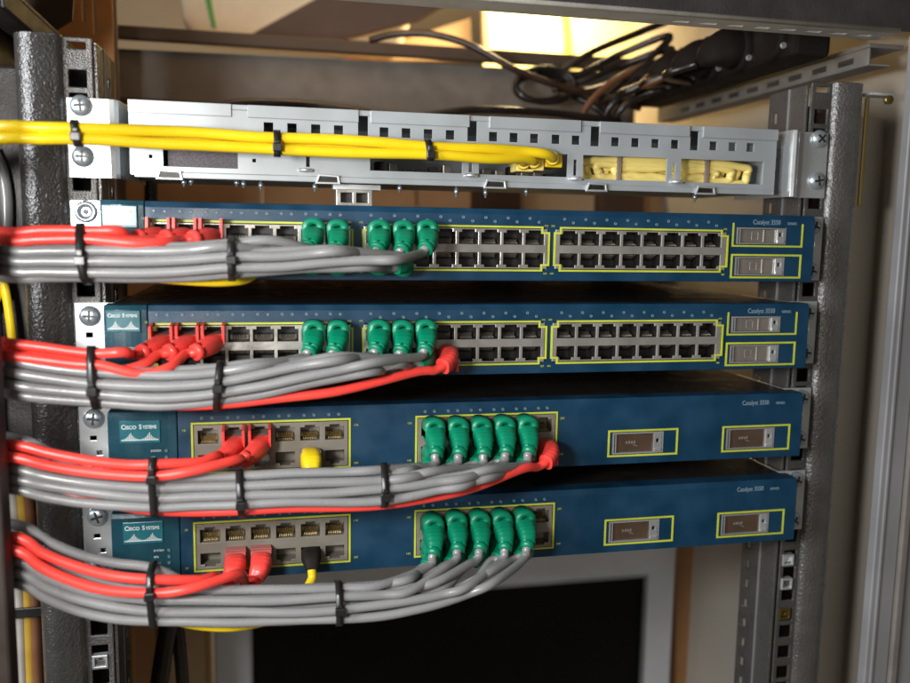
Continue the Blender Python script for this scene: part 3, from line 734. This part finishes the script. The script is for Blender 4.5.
# ------------------------------------------------------------------ rack cabinet
rack = thing('rack_cabinet', (0, 0, -400), 'dark grey equipment rack cabinet with perforated upright rails that carries the switches', 'rack')
RO = V((0, 0, -400))
pat = [147.3, 134.6, 118.7, 102.9]
z = 102.9
HZ = [165.2]+pat
while z > -330:
    for d in (12.7, 15.875, 15.875): z -= d; HZ.append(z)
for s in (-1, 1):
    hl = []
    for hz in HZ:
        x0, x1 = sorted((s*235-4.7, s*235+4.7)); hh = 1.9 if hz > 159 else 4.7
        hl.append((x0, x1, hz-hh, hz+hh))
    x0, x1 = sorted((s*227.0, s*243.0))
    zt = 169.5; zb = -395
    rp = MB().plate(x0, x1, zb, zt, .2, 2.2, hl)
    rp.build('rail_strip', rail_s, rack, RO, bevel=.6)
    # rounded outer profile
    arc = [(s*(243.2), 1.4), (s*244.0, -.8), (s*246, -2.4), (s*257, -3.2)]
    for k in range(9):
        a = math.pi/2*k/8; arc.append((s*(257.5+10*math.sin(a)), 7-10.2*math.cos(a)))
    arc += [(s*267.5, 45), (s*262, 50)]
    g = sweep_z(arc, zb, zt, 2.0); nk = 2*len(arc); g.f = [f for i, f in enumerate(g.f) if i < nk and i not in (len(arc)-1, nk-1)]; g.sm = [True]*len(g.f)
    g2 = sweep_z(arc, zt, zt+.6, 2.0); g.add(g2.v, g2.f); g.build('rail_profile', rail_m, rack, RO)
    # inner flange with oblong cut-outs, runs back from the strip
    fl = MB(); hs = [(24+3*0, 34, hz-3.6, hz+3.6) for hz in [150-15.9*k for k in range(34)]]
    fl.plate(0, 44, zb, 168, 0, 2.2, [(32, 39, a, b) for _, _, a, b in hs], ex=(22,))
    fl.v = [(s*(227-2.2)+s*(y if True else 0)+(-s*(.9 if 0 else 0)), 3+x, zz) for x, y, zz in fl.v]
    fl.build('rail_flange', rail_m, rack, RO, bevel=.5)
    MB().box(*sorted((s*227.5, s*258)), 38, 40, zb, 160).build('rail_back', frame_d, rack, RO)
    # highlight along the flange fold, drawn as a pale metal strip
    MB().box(*sorted((s*224.0, s*224.7)), 21, 22.6, zb, 168).build('flange_crease_highlight', alu, rack, RO)
# left-behind cage nuts below the switches
for x, zz in ((-235, -166), (-235, -197.9), (233, -166), (233, -184), (233, -207)):
    n_ = MB().ring([(x-4.4, zz-4.2), (x+4.4, zz-4.2), (x+4.4, zz+4.2), (x-4.4, zz+4.2)], 1.4, -1.2, 3.5); n_.lathe([(3.1, -4), (3.1, -1), (1.6, -1), (1.5, -3)], (x, 0, zz), 12)
    n_.build('cage_nut', brass if zz == -207 else zinc, rack, RO, bevel=.3)
# front top bar, its slotted underside, right aluminium upright
tbz = 201.5
MB().box(-330, 330, -22, -19, tbz, 300).build('top_front_bar', frame_d, rack, RO)
MB().tube([V((-330, -21, tbz)), V((274, -21, tbz))], 1.7, 10).build('bar_edge', barm, rack, RO)
us = MB(); sl = []
for k in range(9): xx = 120+k*19; sl.append((xx, xx+11, -8, -4))
us.plate(-330, 276, -18.9, 4, 0, 1.5, sl)
us.v = [(x, z_, tbz-.9+y) for x, y, z_ in us.v]
us.build('bar_underside', barm, rack, RO)
for (a, b, c, d, m_) in ((287, 306, -22, -14, alu), (306.5, 312, -25, -14, frame_m), (312.5, 345, -22, -14, alu)):
    MB().box(a, b, c, d, -400, tbz-.5).build('door_upright', m_, rack, RO, bevel=1)
MB().box(291, 293, -23.2, -21.9, -400, tbz-.5).build('upright_rib', alu, rack, RO, bevel=.3)
xL = at(12, 560, -85).x
MB().box(xL-26, xL, -96, -82, -400, 330).build('left_upright', mat('left_upright_paint', (.022, .013, .010), .6), rack, RO, bevel=1.5)
# side beams running back
for s in (-1, 1):
    b = MB(); b.box(*sorted((s*272, s*300)), 5, 330, 196, 199); b.box(*sorted((s*272, s*274)), 5, 330, 184, 195.9)
    b.box(*sorted((s*274.2, s*290)), 5, 330, 184, 185.5)
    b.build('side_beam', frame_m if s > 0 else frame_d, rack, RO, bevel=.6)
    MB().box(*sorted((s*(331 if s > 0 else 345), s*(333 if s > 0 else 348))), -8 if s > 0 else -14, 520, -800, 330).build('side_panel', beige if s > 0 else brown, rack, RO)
bd = MB()
for k in range(9): bd.box(271.3, 271.9, 20+k*30, 36+k*30, 187.5, 191.5)
bd.build('beam_slots', frame_d, rack, RO)
# rear cross beam with flanges
q = lambda pts, y: [at(u, v, y) for u, v in pts]
rb = MB().slab(q([(112, 48), (112, 97), (620, 128), (660, 75)], 330), 4); rb.build('rear_beam_face', frame_m, rack, RO)
a, b_, c, d = at(100, 16, 330), at(112, 40, 322), at(660, 66, 322), at(655, 62, 340)
rt = MB().slab([at(112, 24, 318), at(112, 37, 318), at(660, 72, 318), at(660, 60, 318)], 11); rt.build('rear_beam_flange', beamd, rack, RO, bevel=1)
rl = MB().slab([at(112, 96, 316), at(112, 103, 316), at(650, 133, 316), at(650, 126, 316)], 12); rl.build('rear_beam_lip', beamd, rack, RO, bevel=1)
# left post behind the left rail
MB().slab([at(98, 52, 60), at(98, 700, 60), at(107, 700, 60), at(107, 52, 60)], 30).build('left_post', frame_d, rack, RO, bevel=2)
MB().box(-296, -293, 30, 262, -400, 190).build('added_dark_lining', frame_d, rack, RO)  # dark sheet added to darken the gap left of the rail
MB().box(-300, -274, 46, 60, -400, 160).build('added_dark_post', frame_d, rack, RO, bevel=2)  # dark post added for the same darkening
MB().box(268.5, 330.5, 56, 58, -400, 157).build('side_return', beige, rack, RO)
# latch on the right
MB().box(270, 290, -3, 8, 163, 165).build('latch_bracket', zinc, rack, RO, bevel=.4)
MB().lathe([(3.2, 0), (3.2, 3)], (283, -3, 160), 6).build('latch_bolt', brass, rack, RO)
MB().box(269.5, 272, 0, 2, 88, 162).build('latch_strip', brass, rack, RO, bevel=.4)

# ------------------------------------------------------------------ room surfaces
for nme, bx, m_ in (('back_wall', (-1500, 1500, 1200, 1220, -900, 1200), wall_m), ('floor', (-1500, 1500, -1500, 1200, -920, -900), wall_m)):
    o = MB().box(*bx).build(nme, m_); tag(o, None, None, kind='structure')

# ------------------------------------------------------------------ things behind the rack
def mesh_thing(name, b, m, label, cat, group=None, bevel=0):
    c = sum((V(v) for v in b.v), V((0,0,0)))/len(b.v); c.z = min(v[2] for v in b.v)
    o = link(name, b.mesh(name, m, c), None, bevel, c); return tag(o, label, cat, group)
def carton(u0, u1, v0, v1, y, dep, m, label, flap=True):
    P = [at(u0, v0, y), at(u0, v1, y), at(u1, v1, y), at(u1, v0, y)]
    x0, x1 = P[0].x, P[2].x; zt_, zb_ = P[0].z, P[1].z
    root = thing('cardboard_box', ((x0+x1)/2, y, zb_), label, 'box', 'cardboard boxes behind the rack')
    o = V(((x0+x1)/2, y, zb_))
    MB().box(x0, x1, y, y+dep, zb_, zt_).build('box_body', m, root, o, bevel=2)
    if flap:
        MB().box((x0+x1)/2-25, (x0+x1)/2+25, y-.6, y-.1, zb_+2, zt_-1).build('packing_tape', brown, root, o)
    return root
carton(112, 262, 150, 330, 420, 150, card, 'tan cardboard box behind the left end of the steel tray', False)
carton(263, 415, 150, 320, 430, 150, card, 'brown cardboard box behind the middle of the steel tray', False)
carton(416, 478, 152, 320, 440, 150, card, 'narrow brown cardboard box just left of the dark box, behind the tray', False)
carton(480, 518, 150, 310, 400, 100, card3, 'dark brown printed box between the tan boxes behind the tray', False)
carton(522, 604, 158, 310, 430, 140, card2, 'pale cardboard box behind the right half of the tray', False)
carton(606, 640, 150, 310, 400, 100, card3, 'dark narrow box right of the pale cardboard box', False)
carton(641, 748, 170, 310, 430, 140, card, 'brown cardboard box behind the right end of the tray', False)
carton(108, 160, 560, 760, 360, 90, card, 'tan cardboard box at the lower left below the lowest switch', False)
carton(162, 208, 560, 760, 345, 90, card2, 'pale cardboard box beside the left edge of the monitor', False)
mesh_thing('wooden_board', MB().slab(q([(676, 500), (676, 760), (700, 760), (700, 500)], 312), 12), mat('wood', (.30, .15, .06), .6), 'brown wooden board right of the monitor', 'board')
# monitor
mo = V((57, 300, -520)); mon = thing('monitor', mo, 'silver framed monitor with a dark screen below the lowest switch', 'monitor')
MB().plate(-187, 303, -520, -268, 298, 318, [(-152, 270, -490, -303)]).build('bezel', silver, mon, mo, bevel=2)
MB().ring([(-152.5, -490.5), (270.5, -490.5), (270.5, -302.5), (-152.5, -302.5)], 2, 297, 304).build('inner_edge', alu, mon, mo)
MB().box(-151, 269, 306, 310, -489, -304).build('screen', screen, mon, mo)
MB().box(-160, 280, 318.5, 350, -510, -280).build('back_shell', silver, mon, mo, bevel=6)
# cables behind
def cable(pts, r, m, label, name='power_cable', cat='cable', group=None):
    P = [p if isinstance(p, V) else at(*p) for p in pts]; C = catmull(P, 10); o = P[0]
    ob = link(name, MB().tube(C, r, 10).mesh(name, m, o), None, 0, o); return tag(ob, label, cat, group)
cable([(370, 40, 300), (395, 34, 290), (430, 34, 280), (470, 45, 270), (510, 67, 262), (550, 83, 258), (600, 96, 255), (640, 108, 260)], 3.3, duskc, 'long dark cable arching over the rear beam towards the power strip')
cable([(200, 112, 200), (240, 103, 210), (300, 104, 220), (350, 110, 220), (380, 116, 220)], 3.5, blackc, 'dark cable lying just above the left half of the tray')
cable([(425, 116, 230), (470, 110, 230), (520, 111, 230), (560, 114, 230), (620, 122, 230)], 3.5, blackc, 'dark cable lying just above the right half of the tray')
cc = thing('coiled_power_cable', at(540, 88, 290), 'black power cable coiled in a loop in front of the rear beam', 'cable coil')
c0 = at(540, 88, 290)
for k in range(4):
    P = []
    for j in range(21):
        t = 2*math.pi*j/20; P.append(V((math.cos(t)*(25+k*1.5), -6*k+math.sin(t)*6, math.sin(t)*(13+k*1.2)+math.cos(t)*2)))
    MB().tube(catmull(P, 4), 3.0, 8).build('loop', blackc, cc)
for k, pts in enumerate([
  [(552, 82, 285), (585, 72, 280), (625, 52, 270), (670, 38, 240), V((180, 256, 192)), V((195, 233, 198.5))], [(552, 90, 282), (590, 78, 270), (630, 62, 262), (672, 50, 230), V((180, 212, 192)), V((195, 189, 198.5))],
  [(560, 96, 280), (600, 88, 270), (640, 72, 255), (690, 60, 220), V((180, 212, 192)), V((195, 189, 198.5))], [(575, 128, 240), (592, 100, 235), (622, 76, 230), (662, 62, 215), V((180, 168, 192)), V((195, 145, 198.5))],
  [(600, 130, 250), (612, 104, 240), (640, 84, 230), (690, 78, 200), V((180, 168, 192)), V((195, 145, 198.5))], [(612, 130, 240), (622, 108, 230), (650, 92, 220), (700, 84, 190), V((180, 124, 192)), V((195, 101, 198.5))],
  [(560, 90, 300), (590, 104, 290), (612, 120, 280), (620, 132, 280)], [(548, 78, 300), (575, 62, 290), (600, 48, 285), (640, 32, 280), (680, 14, 270), (720, -20, 260)]]):
    labs = ['black power cable rising steeply from the coil to the power strip', 'black power cable just below the highest one by the power strip', 'black power cable crossing from the coil to the third socket', 'brown power cable arching up from the tray to the power strip', 'black power cable rising behind the tray under the power strip', 'lowest black power cable beneath the power strip', 'black power cable dropping from the coil behind the tray', 'black power cable running up along the corner of the rear beam']
    cable(pts, 3.4, brownc if k == 3 else blackc, labs[k], group='power cables by the power strip')
# power strip, running front to back under the top right corner
ps = thing('power_strip', (232, 20, 205), 'long dark power strip with black plugs under the top right of the rack', 'power strip')
pst = MB(); pst.v = []
pst.box(-8, 22, 0, 262, -14, 24); pst.build('strip_body', blackp, ps, bevel=4)
for k in range(5):
    y = 26+k*44
    so = MB().lathe([(18, -1), (18, 4), (16, 4.5), (15, 1), (1, 1)], (0, 0, 0), 20).mesh('socket', blackp)
    o = link('socket', so, ps, loc=(-9, y, 4)); o.rotation_euler = (0, 0, -math.pi/2-.0)
    if k > 0:
        pg = boot([(-10, y, 4), (-22, y, 3), (-31, y+3, -1), (-36, y+10, -6)], [(27, 29), (29, 27), (22, 18), (9, 9)], 0, 3)
        pg.build('plug', blackp, ps)
    MB().lathe([(2.2, 0), (2.2, 1.5)], (0, 0, 0), 10).build('contact', zinc, ps).location = V((-10, y-16, -6))*S
# vertical cables left of the boxes and lower left
for k, (u, m_) in enumerate(((108, brownc), (115, brownc), (121, card3))):
    cable([(u, 150, 200), (u+1, 185, 200), (u+1, 260, 200), (u+2, 330, 200)], 4.0, m_, ['brown vertical cable nearest the left rail under the tray', 'second brown vertical cable under the left bracket of the tray', 'dark brown vertical cable beside the tan box under the tray'][k], group='vertical cables behind the left rail')
cable([(149, 150, 230), (151, 185, 230), (150, 230, 230)], 5.5, blackc, 'thick black vertical cable in front of the tan box under the tray')
cable([(180, 560, 120), (176, 600, 120), (166, 640, 120), (157, 700, 120)], 7, blackc, 'thick black cable slanting down at the lower left', )
cable([(172, 560, 130), (176, 610, 130), (180, 650, 130), (184, 700, 130)], 5, blackc, 'thin black cable hanging down at the lower left in front of the cartons')
for k, (u, m_, lab) in enumerate(((8, brownc, 'brown vertical cable at the lower left edge'), (18, mat('pale_cable', (.30, .28, .25), .45), 'pale vertical cable at the lower left beside the rail'), (28, mat('ochre_cable', (.30, .18, .02), .45), 'ochre vertical cable nearest the left rail'), (34, brownc, 'dark ochre vertical cable touching the left rail'))):
    cable([(u-9, 455, 18), (u-4, 520, 18), (u, 580, 18), (u+2, 640, 18), (u+5, 720, 18)], 3.4, m_, lab, group='vertical cables beside the left rail')
b = MB(); c = at(24, 610, 14); b.plate(c.x-13, c.x+12, c.z-3, c.z+3, c.y-5, c.y-3, []); b.box(c.x-13, c.x-11, c.y-2.9, c.y+6, c.z-3, c.z+3); b.box(c.x+10, c.x+12, c.y-2.9, c.y+6, c.z-3, c.z+3)
mesh_thing('hook_strap', b, tie_m, 'black strap round the vertical cables at the lower left', 'strap', bevel=.5)
cable([(-18, 320, 30), (-4, 300, 30), (3, 283, 30), (10, 320, 30), (16, 380, 30)], 2.6, yelc, 'yellow cable bent behind the left rail beside the second switch')
cable([(-8, 150, 40), (2, 175, 40), (6, 215, 40), (2, 300, 40)], 4, greyc, 'grey cable hanging at the left edge beside the top switch')
# top: sheets and bags above the rear beam
ts = thing('paper_sack', at(280, 10, 560), 'folded beige sack with a green stripe above the rear beam', 'sack')
o = at(280, 10, 560)
MB().slab(q([(175, -60), (182, 18), (195, 36), (400, 52), (440, -60)], 560), 60).build('sack_body', paper, ts, o, bevel=8)
MB().slab(q([(200, -60), (203, -10), (212, 28), (216, 28), (209, -10), (206, -60)], 558.5), 1).build('green_stripe', greenp, ts, o)
mesh_thing('foam_sheet', MB().slab(q([(250, 34), (330, 42), (420, 20), (470, -10), (330, -10)], 530), 14), mat('grey_foam', (.12, .09, .08), .9), 'dark grey foam sheet lying over the beige sack', 'foam sheet', bevel=3)
pb_ = thing('drywall_panel', at(440, 10, 600), 'angled pale panel edge beside the brightly lit yellow sheet', 'panel')
o = at(440, 10, 600)
MB().slab(q([(340, 60), (470, 18), (472, 60)], 620), 10).build('panel_face', card2, pb_, o)
MB().slab(q([(400, -60), (405, 12), (482, -4), (484, 60), (490, 60), (490, -60)], 600), 10).build('panel_frame', card2, pb_, o, bevel=1)
mesh_thing('yellow_sheet', MB().slab(q([(484, -60), (484, 70), (690, 70), (690, -60)], 680), 4), mat('pale_yellow_paper', (.85, .75, .38), .8), 'brightly lit pale yellow sheet above the rear beam', 'sheet')
cable([(562, -20, 660), (565, 10, 660), (568, 36, 660), (566, 60, 660)], 4.5, mat('lime_cable', (.35, .50, .03), .5), 'lime green cable hanging against the lit yellow sheet')
# perforated panel, top left, warm light put into its orange, with three slots
pf = thing('perforated_panel', at(60, 20, 240), 'perforated panel tinted orange like warm light behind the top of the left rail', 'panel')
o = at(60, 20, 240); x0 = at(38, 0, 240).x; x1 = at(112, 0, 240).x
orange = mat('warm_lit_orange', (.52, .25, .085), .6)
hs = []
for u, v0, v1 in ((70, -20, 8), (83, -20, 22), (94, -10, 34)):
    a_, b2 = at(u, v0, 240), at(u, v1, 240); hs.append((a_.x-1.5, a_.x+1.5, b2.z, a_.z))
MB().plate(x0, x1, -420, 330, 240, 242, hs).build('panel_sheet', orange, pf, o)
MB().box(x0, x1, 262, 264, 150, 330).build('backing', alu, pf, o)
mesh_thing('corner_gusset', MB().slab(q([(-30, -40), (-30, 40), (45, 36), (72, 20), (76, -40)], 150), 3), mat('dark_brown_paint', (.10, .055, .03), .6), 'dark brown corner plate above the left rail', 'plate')

# ------------------------------------------------------------------ light
def area(name, loc, target, size, power, col, sy_=None):
    l = bpy.data.lights.new(name, 'AREA'); l.energy = power; l.color = col; l.size = size*S
    if sy_: l.shape = 'RECTANGLE'; l.size_y = sy_*S
    o = bpy.data.objects.new(name, l); COL.objects.link(o); o.location = V(loc)*S
    o.rotation_euler = (V(target)-V(loc)).to_track_quat('-Z', 'Y').to_euler(); return o
area('torch_light', (-320, -430, 85), (-80, 0, 10), 70, 2.8, (1, .985, .955))
area('room_light', (-350, -1500, 150), (100, 0, -50), 600, 3.2, (1, .94, .85))
area('window_light', (-900, -520, 230), (0, 0, 50), 240, 13.0, (.93, .96, 1), 560)
area('warm_bulb', (230, 560, 470), (170, 680, 300), 75, 5.5, (1, .76, .38))
area('back_glow', (-60, 180, 420), (0, 400, 100), 150, .5, (1, .62, .33))
w = bpy.data.worlds.new('World'); scene.world = w; w.use_nodes = True
bg = w.node_tree.nodes['Background']; bg.inputs[0].default_value = (.9, .8, .68, 1); bg.inputs[1].default_value = .09
scene.render.engine = 'CYCLES'
scene.view_settings.view_transform = 'Standard'; scene.view_settings.look = 'None'; scene.view_settings.exposure = -.1; scene.view_settings.gamma = 1
